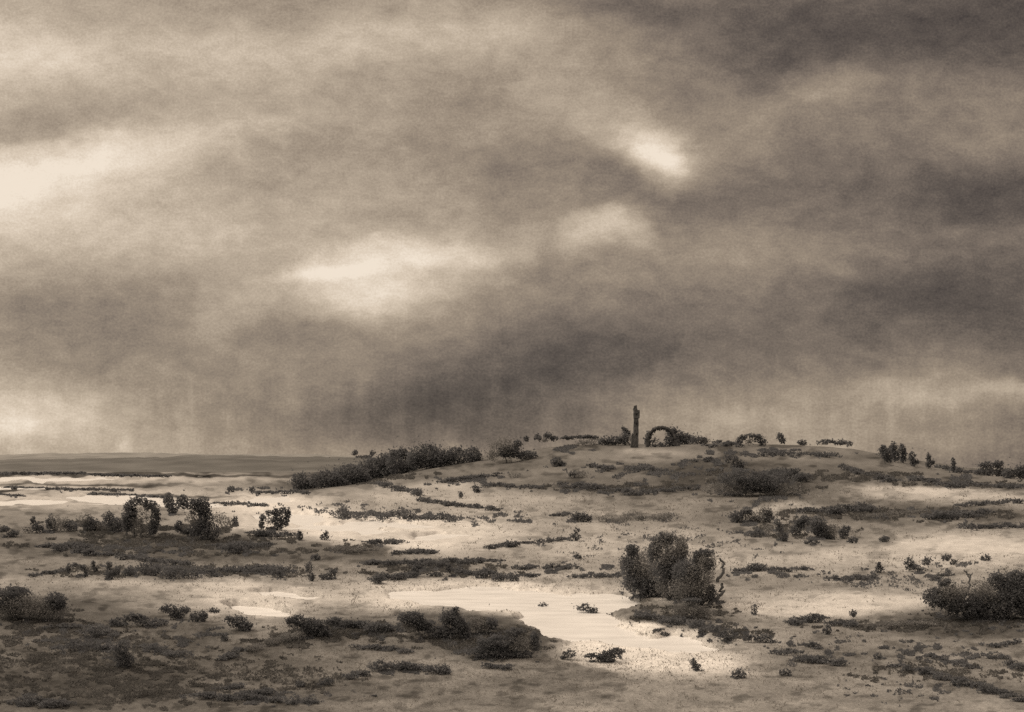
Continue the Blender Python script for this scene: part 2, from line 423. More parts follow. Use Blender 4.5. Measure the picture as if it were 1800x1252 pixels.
P('dome shaped brown tree with a dark heart on the hill shoulder', (900, 813), [(884, 786, 26, 19, 1), (864, 801, 12, 10, 1), (898, 794, 18, 12, 0), (888, 795, 14, 10, 0), (926, 801, 20, 9, 0), (930, 808, 16, 6, 1), (910, 780, 8, 8, 0)],
  kind='tree', cat='tree', stems=2, part='crown', trunk='trunk', cover=3.4)
# --- crest scrub between the dome tree and the tower
P('tiny dark shrub beside the dome shaped tree on the skyline', (926, 778), [(925, 771, 5, 6)])
P('pair of knobbly dark shrubs on the skyline near the dome tree', (962, 779), [(945, 769, 7, 6), (964, 766, 9, 7), (974, 771, 8, 5), (955, 774, 10, 4, 1)])
S('thin line of dark scrub on the crest', 985, 772, 1015, 769, 7)
S('pale brown scrub on the crest short of the tower', 1010, 768, 1052, 770, 7, 0, .4)
P('brown thicket under the crest line next to the tower', (1045, 786), [(1040, 777, 26, 7, 1, .3), (1022, 778, 14, 5, 1, .4)])
P('dark thicket heaped against the foot of the tower', (1086, 786), [(1078, 775, 18, 9), (1098, 771, 12, 11), (1062, 777, 12, 7, 0, .3)], stems=1)
P('dark spiky shrub leaning out left of the tower foot', (1104, 772), [(1099, 757, 5, 6), (1104, 763, 5, 7), (1095, 752, 3, 3)])
# --- after the arch
P('dark heavy thicket growing over the right side of the ruined arch', (1196, 784), [(1188, 768, 16, 14), (1205, 772, 18, 11), (1180, 758, 10, 8)], stems=1)
P('low dark shrub trailing from the thicket by the arch', (1230, 784), [(1228, 774, 16, 8), (1240, 776, 8, 5, 1)])
S('flat dark scrub on the crest between the ruined arch and the bow shaped shrub', 1256, 777, 1300, 783, 8)
P('upright dark bush alone on the crest after the bow shaped shrub', (1374, 781), [(1371, 767, 6, 7), (1376, 774, 7, 7)])
P('small squat dark bush alone on the crest', (1410, 786), [(1410, 778, 9, 6)])
S('long low brown scrub on the crest towards the tall trees', 1447, 775, 1492, 782, 9, 0, .35)
S('broken fringe of scrub on the crest past the arch thicket', 1236, 782, 1260, 784, 6, 0, .3)
S('faint scrub on the slope just under the lone crest bushes', 1340, 796, 1470, 800, 9, 0, .6)
# --- trees at the right end of the crest
TG = dict(kind='tree', cat='tree', group='upright trees at the end of the crest', part='crown', trunk='trunk', stems=1, cover=3.2)
P('widest of the upright trees at the end of the crest', (1558, 816), [(1556, 796, 10, 12), (1562, 804, 8, 10), (1552, 790, 6, 8)], **TG)
P('tallest upright tree at the end of the crest', (1572, 812), [(1570, 788, 7, 12), (1573, 800, 9, 12)], **TG)
P('upright tree with a rounded head beside the tallest one', (1587, 814), [(1586, 790, 7, 11), (1588, 803, 7, 11)], **TG)
P('slim upright tree with a ragged top after the three taller ones', (1604, 820), [(1603, 802, 6, 9), (1605, 812, 5, 8), (1612, 813, 4, 4)], **TG)
P('small thin tree standing apart down the slope from the upright trees', (1634, 824), [(1633, 804, 4, 8), (1632, 815, 6, 8), (1640, 813, 4, 4)], **TG)
P('smallest thin pointed tree near the dark hedge on the slope', (1676, 831), [(1676, 812, 4, 8), (1675, 823, 4, 8)], **TG)
P('ragged dark bush at the start of the hedge on the slope', (1742, 838), [(1735, 818, 16, 7, 0, .2), (1755, 816, 10, 8), (1735, 830, 24, 7), (1758, 830, 12, 8)], stems=1)
P('dark bush at the end of the hedge on the slope', (1785, 842), [(1775, 832, 14, 9), (1795, 826, 16, 10, 0, .2), (1800, 836, 16, 7)], stems=1)
S('sparse low scrub leading up to the hedge on the slope', 1645, 820, 1715, 831, 8, 0, .6)
# --- hillside
P('round dark bush on the hillside under the crest', (981, 822), [(978, 812, 11, 9), (988, 816, 8, 5)], stems=1)
S('dark bush line on the hillside below the tower', 1035, 818, 1080, 823, 10)
P('grey brown bush beneath the dark hillside line', (1018, 842), [(1018, 834, 17, 7, 1), (1006, 833, 8, 6, 0, .3)])
S('faint brown scrub on the hillside below the arch', 1110, 824, 1150, 824, 9, 0, .55)
S('dark strip of scrub rising along the foot of the shoulder', 772, 846, 876, 833, 9, 0, .1)
P('flattened brown bush between the scrub strips of the hillside', (905, 842), [(906, 836, 14, 5, 1)])
S('dark ragged scrub at the point of the pale bank', 692, 858, 738, 868, 11)
S('small dark spur of scrub at the foot of the tree belt', 655, 849, 684, 854, 8)
P('tiny upright bush on the pale bank', (838, 868), [(836, 859, 5, 8, 0, .2), (841, 863, 4, 4)])
P('tiny stump like bush on the bank above the long scrub line', (811, 877), [(810, 870, 4, 7, 0, .2)])
S('long thin scrub line curving along the edge of the pale bank', 735, 878, 880, 896, 8, 0, .35)
S('speckled scrub on the slope in line with the pale bank', 850, 852, 950, 856, 8, 0, .65)
S('brown scrub band across the middle of the hillside', 980, 852, 1120, 864, 12, 0, .55)
S('brown scrub band low under the bow shaped shrub', 1120, 866, 1220, 858, 9, 0, .6)
P('dark speckled shrub above the great dark hillside patch', (1290, 824), [(1284, 806, 14, 8, 0, .45), (1300, 816, 16, 8, 0, .45)])
P('small loose shrub upslope of the dark hillside patch', (1245, 812), [(1245, 807, 10, 5, 0, .3), (1222, 810, 9, 4, 0, .6)])
P('large smoky thicket filling the dark hillside patch', (1325, 878), [(1300, 840, 40, 16, 0, .45), (1340, 846, 48, 18, 0, .2), (1310, 858, 44, 14, 1, .1), (1375, 862, 40, 12, 1, .1), (1265, 860, 36, 11, 1, .3), (1330, 858, 40, 10, 0, .3)], kind='thicket', stems=3)
S('dark scrub at the upper edge of the hillside patch', 1352, 832, 1418, 836, 16, 0, .3)
S('dark scrub line slanting down towards the slope hedge', 1478, 820, 1532, 836, 9, 0, .3)
S('short dark scrub line at the head of the pale strip', 1540, 834, 1570, 848, 10, 0, .1)
S('dark scrub line under the slope hedge', 1604, 842, 1690, 854, 11, 0, .2)
S('long grey scrub line running under the slope hedge to the edge', 1690, 850, 1812, 856, 8, 0, .45)
# --- middle ground on the right
P('hunched dark shrub with a brown back by the pale hollow', (1318, 922), [(1294, 908, 14, 12), (1312, 900, 14, 7), (1345, 899, 14, 9, 1), (1350, 908, 12, 12), (1328, 910, 22, 9, 1), (1330, 914, 14, 6)], stems=2)
P('pale speckled shrub just below the hunched dark shrub', (1336, 948), [(1330, 938, 14, 8, 0, .6), (1350, 930, 8, 12, 1, .4)])
P('thin ragged shrub with drooping strands under the pale hollow', (1376, 956), [(1370, 930, 8, 12, 0, .45), (1378, 944, 8, 9, 0, .2), (1366, 920, 6, 8, 0, .5)])
P('dark leaning shrub in the gap between the ragged and the broad one', (1404, 946), [(1400, 930, 10, 14, 0, .25), (1415, 914, 12, 10), (1408, 920, 10, 9)], stems=1)
P('broad dark shrub at the heart of the cluster under the hollow', (1440, 948), [(1436, 920, 16, 14), (1444, 934, 18, 12), (1462, 934, 10, 14, 1), (1458, 946, 12, 6)], stems=2)
P('small upright dark shrub ending the cluster under the hollow', (1483, 950), [(1483, 936, 9, 13, 0, .15), (1492, 930, 4, 6)])
P('low oval brown shrub in front of the cluster', (1426, 960), [(1426, 953, 13, 6, 0, .3)])
P('little ragged tuft in front of the end of the cluster', (1502, 958), [(1500, 950, 9, 6, 0, .3)])
P('little dark oval tuft alone on the pale flat', (1555, 954), [(1555, 948, 10, 6, 0, .1)])
S('thick dark scrub bank stretching away from the pale hollow', 1418, 898, 1532, 892, 15, 0, .1)
S('thick dark scrub bank beyond the brown wedge of moss', 1630, 908, 1738, 903, 16, 0, .15)
S('brown flat wedge of moss between the two dark banks', 1520, 908, 1630, 897, 8, 1, .1, kind='moss_cushion', cat='moss')
S('fine scrub line along the top of the pale strip', 1680, 888, 1800, 880, 8, 0, .6)
S('speckled scrub reaching the frame above the pale band', 1690, 926, 1810, 922, 14, 0, .6)
P('small dark bush with a square head above the round bushes', (1022, 922), [(1014, 909, 10, 9), (1026, 909, 8, 10), (1036, 912, 5, 7)], stems=1)
S('dark scrub trailing from the square headed bush', 972, 905, 1006, 903, 8, 0, .3)
P('pale brushy tuft below the square headed bush', (1012, 954), [(1010, 944, 10, 8, 0, .55), (1014, 932, 7, 5, 0, .7)])
S('row of flat brown moss cushions behind the round bushes', 1062, 914, 1105, 913, 13, 1, .1, kind='moss_cushion', cat='moss')
S('brown moss bank in line with the moss cushions', 1108, 908, 1175, 907, 14, 1, .25, kind='moss_cushion', cat='moss')
# --- water edge strokes in the middle
S('dark stroke of reeds lying alone in the pale shallows', 862, 960, 908, 957, 10, 0, .05, kind='reeds', cat='reeds')
S('faint reeds following the lone dark stroke', 910, 956, 995, 948, 9, 0, .7, kind='reeds', cat='reeds')
S('brown tongue of reeds reaching into the pale water', 585, 964, 662, 967, 11, 1, .05, kind='reeds', cat='reeds')
S('dark reeds on top of the brown tongue', 642, 954, 706, 951, 8, 0, .2, kind='reeds', cat='reeds')
S('second dark bar of reeds beyond the brown tongue', 690, 972, 764, 969, 8, 0, .1, kind='reeds', cat='reeds')
S('longest dark bar of reeds above the arched shrub', 640, 989, 882, 986, 10, 0, .2, kind='reeds', cat='reeds')
S('heavy dark bar of reeds at the foot of the arched shrub', 650, 1016, 732, 1009, 15, 0, 0, kind='reeds', cat='reeds')
P('arched shrub with a pale hollow under its bow', (760, 1016), [(730, 1004, 7, 10), (738, 995, 8, 6), (755, 990, 12, 5), (775, 992, 11, 6), (789, 999, 6, 9), (765, 1010, 16, 4, 0, .5)])
S('thick dark bar of reeds behind the arched shrub', 800, 1002, 906, 1016, 15, 0, .1, kind='reeds', cat='reeds')
S('short dark reeds past the end of the thick bar', 905, 998, 945, 995, 8, 0, .4, kind='reeds', cat='reeds')
S('small dark reeds at the end of the bars towards the round bushes', 915, 1012, 945, 1012, 8, 0, .3, kind='reeds', cat='reeds')
S('broken reeds halfway to the round bushes', 960, 998, 1010, 997, 10, 0, .5, kind='reeds', cat='reeds')
S('thin reeds close behind the round bushes', 1006, 1012, 1092, 1010, 8, 0, .6, kind='reeds', cat='reeds')
P('little dark tuft on the pale flat above the broken reeds', (1016, 984), [(1016, 978, 7, 5, 0, .3)])
# --- left mound
LG = 'shrubs on the left mound'
P('dark sloping shrub cut by the frame on the mound', (16, 946), [(8, 930, 10, 6), (24, 938, 12, 7)])
P('thin bent shrub first along the mound top', (62, 938), [(58, 916, 5, 9, 0, .2), (66, 928, 10, 9, 0, .2), (48, 932, 12, 6, 1, .2)])
P('grey loose shrub next to the thin bent one', (96, 936), [(90, 920, 9, 13, 0, .3), (106, 920, 20, 15, 1, .2), (124, 926, 14, 10, 0, .4)])
P('pointed grey shrub in the middle of the mound top', (160, 936), [(150, 912, 12, 13, 1, .2), (160, 922, 17, 14, 0, .15), (176, 926, 10, 9, 1, .2)])
P('dark slanting shrub close to the tree with the brown hollow', (198, 938), [(190, 912, 10, 14, 0, .15), (206, 922, 16, 14, 0, .1)], stems=1)
P('dark broad tree with a brown hollow in its middle on the mound', (248, 946), [(248, 914, 17, 20, 1, .15), (228, 908, 14, 18), (226, 892, 9, 10), (224, 920, 11, 16), (244, 881, 18, 8), (264, 890, 13, 11), (274, 910, 9, 19), (268, 930, 8, 13), (236, 900, 6, 12)],
  kind='tree', cat='tree', stems=2, part='crown', trunk='trunk')
P('squat dark post like shrub high between the two big trees', (300, 914), [(296, 880, 9, 15), (304, 894, 10, 12)], stems=1)
P('tall dark tree with a bent flat top on the mound', (362, 950), [(320, 882, 11, 14), (340, 886, 17, 10), (357, 890, 13, 18), (360, 912, 15, 22), (366, 934, 22, 18), (346, 930, 14, 13), (338, 912, 13, 12, 1, .4), (344, 896, 12, 10, 0, .3)],
  kind='tree', cat='tree', stems=2, part='crown', trunk='trunk', cover=3.2)
P('dark stubby shrub at the foot of the bent tree', (320, 944), [(314, 926, 8, 10), (330, 934, 12, 7), (342, 938, 10, 7)])
P('brown bush leaning against the bent tree', (392, 936), [(385, 914, 14, 14, 1, .1), (402, 918, 10, 10, 1, .2), (413, 916, 5, 9, 0, .1)], stems=1)
P('oval dark shrub with a paler heart standing on the pale shallows', (482, 932), [(460, 922, 5, 10), (463, 909, 6, 7), (474, 901, 9, 5), (486, 899, 8, 6), (498, 899, 8, 8), (507, 904, 5, 12), (503, 918, 6, 9), (490, 926, 10, 6), (474, 929, 9, 4), (485, 912, 9, 12), (474, 914, 9, 10, 1, .4), (496, 914, 8, 10, 0, .4)], stems=1)
S('dark rush bank under the oval shrub of the shallows', 438, 935, 506, 942, 14, 0, .05)
P('small dark cone of a bush past the oval shrub of the shallows', (528, 951), [(527, 943, 6, 8), (526, 936, 3, 4)])
P('small dark bush nearest the tip of the mound', (572, 950), [(570, 944, 8, 6, 0, .2), (574, 937, 4, 5)])
S('dark heather streak across the front of the mound', 70, 960, 150, 962, 14, 0, .25)
S('dark scrub spread under the bent tree', 380, 962, 470, 962, 18, 0, .45)
S('ragged dark scrub edge at the front of the mound', 130, 968, 330, 990, 11, 0, .45)
# --- row in front of the mound
S('thin trailing scrub at the head of the row before the mound', 55, 1012, 112, 1002, 7, 0, .35)
P('curled dark shrub like a small arch in the row before the mound', (136, 1014), [(121, 1000, 5, 9, 0, .1), (132, 993, 8, 4), (146, 998, 6, 6), (151, 1008, 4, 7)])
P('slanting single dark shrub after the curled one', (166, 1008), [(163, 992, 4, 8), (168, 1002, 4, 6)])
P('pointed dark shrub tallest of the row before the mound', (196, 1022), [(192, 994, 6, 8, 0, .2), (195, 1008, 12, 12, 0, .15), (206, 1004, 6, 9)], stems=1)
P('round dark shrub beside the pointed one', (228, 1016), [(226, 1005, 9, 9, 0, .25)])
S('speckled scrub closing the row before the mound', 245, 1004, 318, 1002, 22, 0, .6)
S('loose scrub line in the pale ground beyond the row', 335, 1010, 440, 1002, 18, 0, .65)
S('dark loose scrub ending under the brown tongue', 440, 1000, 515, 1006, 20, 0, .55)
P('upright ragged shrub at the end of the loose scrub', (546, 1026), [(543, 998, 6, 12, 0, .35), (548, 1014, 6, 9, 0, .35)])
P('dark tangled shrub on the pale ground between bars and loose scrub', (580, 1020), [(572, 1014, 12, 6, 0, .1), (584, 1006, 10, 7, 0, .3)], stems=1)
P('small dark tuft under the tip of the mound', (556, 986), [(555, 980, 9, 6, 0, .3)])
# --- near left
P('big dark brown bush at the left frame edge', (50, 1100), [(18, 1042, 34, 11, 0, .05), (55, 1062, 44, 22, 1, .15), (98, 1058, 20, 17, 0, .35), (20, 1072, 30, 20, 1, .1), (90, 1078, 26, 14, 1, .2), (12, 1062, 30, 10, 0, .2)], kind='bush', stems=4)
S('speckled dark scrub sloping down from the big brown bush', 110, 1098, 190, 1112, 22, 0, .6)
P('low humped dark shrub starting the ridge line', (215, 1104), [(206, 1094, 16, 9, 0, .35), (232, 1084, 16, 9, 0, .35)], stems=1)
P('long humped dark shrub under the crest of the ridge line', (275, 1106), [(268, 1094, 30, 7, 0, .05), (250, 1088, 14, 8, 0, .3)], stems=1)
P('dark knotted shrub on the top of the ridge line', (310, 1092), [(296, 1070, 16, 8, 0, .3), (312, 1080, 16, 11, 0, .05), (326, 1072, 10, 7, 0, .3)], stems=2)
P('rounded dark shrub at the far end of the ridge line', (354, 1100), [(345, 1084, 12, 10, 0, .35), (358, 1082, 8, 13, 0, .2), (376, 1074, 12, 5, 0, .45)], stems=1)
P('compact dark oval bush next to the little bright pool', (424, 1112), [(418, 1094, 18, 12), (432, 1100, 14, 10), (402, 1088, 8, 6, 0, .3)], stems=2)
P('little dark tuft under the compact oval bush', (396, 1128), [(395, 1122, 7, 6, 0, .15), (390, 1116, 5, 3, 0, .4)])
P('broad dark ragged bush past the little bright pool', (552, 1122), [(520, 1092, 18, 11, 0, .3), (548, 1100, 22, 15, 0, .1), (562, 1110, 18, 11, 0, .2), (585, 1092, 20, 8, 0, .4)], kind='bush', stems=3)
S('dark low scrub linking the two big bushes by the pool', 590, 1094, 690, 1106, 17, 0, .3)
S('slanting dark scrub running down from the broad ragged bush', 430, 1142, 545, 1112, 16, 1, .1)
S('thin dark scrub at the lower end of the slanting one', 385, 1160, 432, 1140, 10, 0, .3)
P('dark upright smudged bush in the brown slope', (216, 1178), [(212, 1140, 16, 16, 0, .3), (218, 1160, 18, 16, 0, .25)], stems=2)
S('dark scattered scrub beside the smudged bush', 120, 1134, 195, 1138, 20, 0, .6)
S('sparse scrub on the slope past the smudged bush', 245, 1136, 320, 1150, 16, 0, .7)
P('dark bush with twin heads rising beside the bright pool', (770, 1122), [(722, 1086, 24, 12, 0, .05), (745, 1098, 20, 12, 0, .25), (725, 1102, 22, 10, 1, .2), (790, 1086, 20, 14, 0, .1), (806, 1100, 14, 16, 0, .05), (818, 1116, 9, 22, 0, .05), (800, 1074, 7, 7, 0, .3), (775, 1112, 24, 12, 0, .2)], kind='bush', stems=4)
P('brown rounded bush behind the twin headed one', (848, 1116), [(832, 1096, 22, 14, 1, .1), (852, 1104, 18, 12, 1, .1), (864, 1096, 12, 12, 0, .5)], kind='bush', stems=1)
P('dark spreading bush reaching along the pool edge', (880, 1160), [(872, 1128, 36, 13, 0, .25), (905, 1110, 20, 9, 0, .6), (912, 1134, 26, 16, 1, .1), (940, 1128, 11, 18, 0, .35), (860, 1146, 44, 10, 0, .1), (905, 1150, 34, 7, 0, .05)], kind='bush', stems=3)
P('pale loose tuft standing in the bright pool', (957, 1080), [(954, 1068, 9, 10, 0, .7)])
P('ragged dark shrub standing in the bright pool', (1040, 1088), [(1025, 1068, 12, 8, 0, .45), (1040, 1074, 12, 9, 0, .5), (1046, 1082, 8, 6)], stems=1)
P('dark wind swept bush on the near shore of the bright pool', (1070, 1170), [(1082, 1145, 15, 7, 0, .1), (1066, 1154, 18, 11, 0, .1), (1045, 1154, 18, 6, 0, .4)], kind='bush', stems=2)
P('small loose bush on the shore before the wind swept one', (998, 1160), [(1000, 1150, 12, 8, 0, .4), (990, 1156, 7, 4, 0, .2)])
S('dark scrub stroke on the near bank', 655, 1172, 735, 1176, 20, 0, .45)
S('short dark scrub stroke after the long one on the near bank', 740, 1172, 785, 1182, 14, 0, .35)
S('small dark scrub at the head of the near bank', 612, 1192, 640, 1184, 11, 0, .15)
S('dark scrub smear above the dark wet moss', 852, 1170, 892, 1174, 10, 0, .3)
S('jagged dark scrub on the lowest slope', 388, 1214, 425, 1206, 13, 0, .1)
S('second half of the jagged scrub on the lowest slope', 425, 1218, 478, 1216, 13, 0, .1)
P('dark tuft in line after the jagged scrub', (530, 1210), [(528, 1203, 9, 6, 0, .15)])
P('last dark tuft in line after the jagged scrub', (576, 1206), [(574, 1199, 14, 7, 0, .2)])
S('faint scrub across the lowest slope', 330, 1222, 560, 1232, 12, 0, .75)
S('dark heather smear low in the corner', 30, 1230, 120, 1236, 16, 0, .6)
S('speckled scrub along the little mound under the twin headed bush', 620, 1136, 720, 1142, 12, 0, .65)
# --- central bushes
P('tall rounded bush rising in the middle of the central clump', (1180, 1062), [(1174, 966, 34, 30, 1, 0), (1168, 946, 24, 12, 0, .25), (1150, 972, 12, 22, 0, .2), (1190, 984, 24, 20, 0, .15), (1200, 962, 10, 22, 1, .1), (1180, 1005, 34, 26, 0, .15), (1184, 1032, 34, 20, 1, 0), (1198, 1044, 24, 12, 0, .3)], kind='bush', stems=3, cover=3.0)
P('wide dark flanked bush on the pool side of the central clump', (1130, 1064), [(1108, 994, 18, 30, 0, .2), (1135, 1000, 32, 32, 1, .05), (1122, 1026, 28, 22, 0, .2), (1150, 1036, 34, 18, 0, .15), (1110, 966, 14, 9, 0, .5)], kind='bush', stems=3, cover=3.0)
P('curly topped brown bush with loose branches in the central clump', (1232, 1068), [(1240, 984, 20, 14, 1, .15), (1238, 972, 20, 8, 0, .2), (1224, 984, 7, 14, 0, .3), (1246, 994, 12, 12, 0, .1), (1228, 1014, 28, 28, 1, 0), (1212, 1036, 36, 26, 1, 0), (1250, 1046, 10, 18, 0, .2), (1208, 1006, 26, 22, 0, .2), (1226, 1054, 30, 12, 0, .4)], kind='bush', stems=2, cover=3.0,
  branches=[([(1258, 1022), (1270, 1008), (1274, 994), (1270, 982)], 6), ([(1246, 1062), (1260, 1054), (1270, 1042), (1274, 1026)], 8)])
P('low brown bush at the foot of the central clump', (1215, 1092), [(1206, 1070, 28, 14, 1, 0), (1236, 1078, 24, 12, 1, .05), (1216, 1056, 18, 5, 0, .2)], kind='bush', stems=1)
P('dark ragged shrub on the bank below the central clump', (1276, 1130), [(1276, 1116, 16, 12, 0, .3), (1255, 1104, 14, 8, 0, .6)], stems=1)
P('dark oval shrub further along the bank from the ragged one', (1342, 1130), [(1342, 1122, 17, 9, 0, .3), (1315, 1120, 12, 6, 0, .6)])
S('speckled scrub spreading down to the pool from the central clump', 1120, 1080, 1250, 1100, 16, 0, .75)
# --- near right
P('small dark pointed bush on the shore at the end of the pool', (1222, 1180), [(1219, 1164, 6, 8), (1224, 1172, 9, 7)], stems=1)
P('small speckled bush on the near shore past the pointed one', (1297, 1192), [(1297, 1184, 13, 9, 0, .35)])
P('faint little bush alone on the near shore', (1380, 1190), [(1380, 1182, 11, 7, 0, .5)])
P('slender pale tuft beside the strip of pale sand', (1326, 1084), [(1326, 1072, 6, 10, 0, .55)])
S('dark scrub stroke in front of the strip of pale sand', 1388, 1094, 1445, 1086, 14, 0, .3)
S('dark hooked scrub under the strip of pale sand', 1460, 1096, 1505, 1096, 11, 0, .25)
P('ragged shrub where the brown bank begins', (1456, 1116), [(1454, 1108, 8, 9, 0, .3), (1500, 1078, 8, 8, 0, .55)])
S('dark heather line running out from the large dark bush', 1505, 1100, 1650, 1095, 12, 1, .1)
S('short dark scrub on the bare slope', 1412, 1131, 1442, 1138, 11, 0, .25)
S('dark scrub line lowest on the bare slope', 1404, 1157, 1476, 1166, 13, 0, .2)
S('thin speckled scrub level with the low line', 1360, 1148, 1405, 1144, 9, 0, .5)
P('round faint tuft past the low scrub line', (1543, 1160), [(1543, 1154, 7, 6, 0, .4)])
P('tiny spruce shaped bush alone on the pale ground', (1545, 1012), [(1545, 1000, 7, 8, 0, .2), (1545, 992, 4, 5)])
P('ragged double headed shrub behind the large dark bush', (1612, 1008), [(1598, 990, 9, 10, 0, .35), (1628, 986, 10, 8, 0, .35), (1610, 1000, 18, 6, 0, .6)], stems=1)
P('loose shrub with two light heads over the large dark bush', (1670, 994), [(1664, 980, 9, 7, 0, .4), (1676, 988, 8, 6, 0, .5)])
P('tiny loose shrub on the pale band near the frame', (1735, 988), [(1734, 980, 9, 7, 0, .55)])
P('large dark spreading bush at the right frame edge', (1720, 1106), [(1642, 1050, 20, 18, 0, .1), (1672, 1042, 34, 20, 1, .05), (1690, 1064, 40, 24, 0, .1), (1730, 1046, 30, 26, 1, .1), (1740, 1068, 44, 26, 0, .05), (1782, 1050, 34, 36, 0, .1), (1754, 1020, 16, 14, 0, .2), (1790, 1018, 22, 16, 0, .25), (1660, 1024, 16, 8, 0, .6), (1810, 1050, 30, 40, 0, .1)],
  kind='bush', stems=5, cover=3.0, branches=[([(1703, 1040), (1706, 1018), (1704, 1004)], 4), ([(1705, 1018), (1712, 1006)], 3), ([(1704, 1012), (1696, 1002)], 3)])
S('grey scrub behind the large dark bush', 1635, 1018, 1670, 1008, 10, 0, .55)
S('upper dark heather track curving over the near slope', 1625, 1150, 1715, 1176, 9, 0, .35)
S('main dark heather track running down the near slope', 1568, 1168, 1690, 1196, 12, 0, .35)
S('heavy lower end of the dark track in the near corner', 1690, 1196, 1810, 1236, 15, 0, .15)
S('scrub specks between the track and the frame', 1740, 1150, 1810, 1180, 14, 0, .7)
S('thin heather line on the bank by the frame', 1740, 1136, 1790, 1128, 8, 0, .5)
S('thin scrub line on the flat after the central clump', 1288, 1002, 1420, 1000, 8, 0, .55)
S('dark middle of the scrub line after the central clump', 1318, 998, 1350, 998, 13, 0, .15)
S('speckled scrub on the flat before the double headed shrub', 1450, 1018, 1540, 1014, 9, 0, .8)
# --- far left hedges
S('dark far hedge along the edge of the flooded fields', 0, 832, 150, 832, 5, 0, .05, kind='hedge')
S('thinner end of the far hedge along the flooded fields', 155, 834, 300, 837, 4, 0, .3, kind='hedge')
S('grey hedge line between the two bright fields', 12, 857, 235, 862, 5, 0, .35, kind='hedge')
S('short dark hedge at the frame edge of the bright fields', -10, 868, 44, 872, 4, 0, .1, kind='hedge')
S('dark nearer hedge ending behind the two mound trees', 158, 868, 295, 874, 6, 0, .2, kind='hedge')
P('first ragged bush of the pair at the foot of the tree belt', (408, 866), [(406, 860, 7, 6, 0, .3)])
P('darker second bush of the pair at the foot of the tree belt', (444, 867), [(443, 861, 6, 6)])
S('low scrub joining the bush pair to the tree belt', 450, 866, 540, 864, 7, 0, .35)
S('grey hedge across the flats under the bush pair', 370, 884, 470, 888, 6, 0, .5, kind='hedge')
S('speckled scrub island in the pale flats under the belt', 590, 904, 720, 904, 15, 0, .7)
S('thin scrub island in the pale flats towards the bank', 720, 908, 800, 912, 12, 0, .75)

# ---------------------------------------------------------------- ruin on the crest
def rough_block(w0, w1, d0, d1, h, rows_, seed, ragged=0.0, lean=0.0, n=5):
    """hollow-free tapering masonry shaft with an uneven skin and a broken head"""
    r2 = np.random.default_rng(seed)
    ring = []
    for a in range(n): ring.append((-.5 + a / n, -.5))
    for a in range(n): ring.append((.5, -.5 + a / n))
    for a in range(n): ring.append((.5 - a / n, .5))
    for a in range(n): ring.append((-.5, .5 - a / n))
    ring = np.array(ring); k = len(ring)
    v = []
    for i in range(rows_ + 1):
        t = i / rows_
        w = w0 + (w1 - w0) * t; d = d0 + (d1 - d0) * t
        jit = r2.normal(size=(k, 2)) * 0.035 * w0
        z = np.full(k, h * t)
        if i == rows_: z = z - ragged * r2.random(k)
        elif i: z = z + r2.normal(size=k) * 0.02 * h / rows_
        v.append(np.stack([ring[:, 0] * w + jit[:, 0] + lean * t, ring[:, 1] * d + jit[:, 1], z], 1))
    v = np.concatenate(v + [np.array([[lean, 0, h - ragged * .6]])])
    f = []
    for i in range(rows_):
        for j in range(k):
            f.append((i * k + j, i * k + (j + 1) % k, (i + 1) * k + (j + 1) % k, (i + 1) * k + j))
    top = len(v) - 1
    for j in range(k):
        a, b2 = rows_ * k + j, rows_ * k + (j + 1) % k
        f.append((a, b2, top, top))
    return v, f
def block_obj(name, parent, loc, *a, mat=M_STONE, **k):
    v, f = rough_block(*a, **k)
    me = bpy.data.meshes.new(name)
    me.from_pydata([tuple(q) for q in v], [], [tuple(dict.fromkeys(q)) for q in f]); me.materials.append(mat); me.update()
    o = bpy.data.objects.new(name, me); C.objects.link(o); o.parent = parent; o.location = loc
    return o
def box_obj(name, parent, lo, hi, mat):
    x0, y0, z0 = lo; x1, y1, z1 = hi
    v = [(x0, y0, z0), (x1, y0, z0), (x1, y1, z0), (x0, y1, z0), (x0, y0, z1), (x1, y0, z1), (x1, y1, z1), (x0, y1, z1)]
    return mesh_obj(name, v, [(0, 1, 5, 4), (1, 2, 6, 5), (2, 3, 7, 6), (3, 0, 4, 7), (4, 5, 6, 7), (3, 2, 1, 0)], mat, parent)

px2m = YC / F
g = ground_at(1117, 787); s = g[1] / F
tw = thing('tower', 'tall slender dark ruined tower alone on the crest of the hill', 'tower', g)
zt = (787 - 714) * s
block_obj('shaft', tw, (0, 0, -1.5), 9 * s, 7.5 * s, 10 * s, 9 * s, zt * .72 + 1.5, 14, 21, lean=1.2 * s)
block_obj('parapet', tw, (1.6 * s, 0, zt * .72 - .2), 9.5 * s, 10.5 * s, 11 * s, 11 * s, zt * .20, 5, 22, ragged=.5 * s, lean=.6 * s)
block_obj('turret', tw, (-.2 * s, 0, zt * .90), 7 * s, 4.5 * s, 7 * s, 6 * s, zt * .12, 4, 23, ragged=2.2 * s)
block_obj('buttress', tw, (-6.5 * s, 0, -1.5), 6 * s, 2.6 * s, 7 * s, 5 * s, 26 * s + 1.5, 6, 24, ragged=2.5 * s, lean=1.5 * s)
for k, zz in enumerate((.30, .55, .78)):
    box_obj('window', tw, (.4 * s + .8 * s * zz, -5.8 * s, zt * zz), (2.2 * s + .8 * s * zz, -4.9 * s, zt * zz + 3.4 * s), M_WINDOW_SHADE)

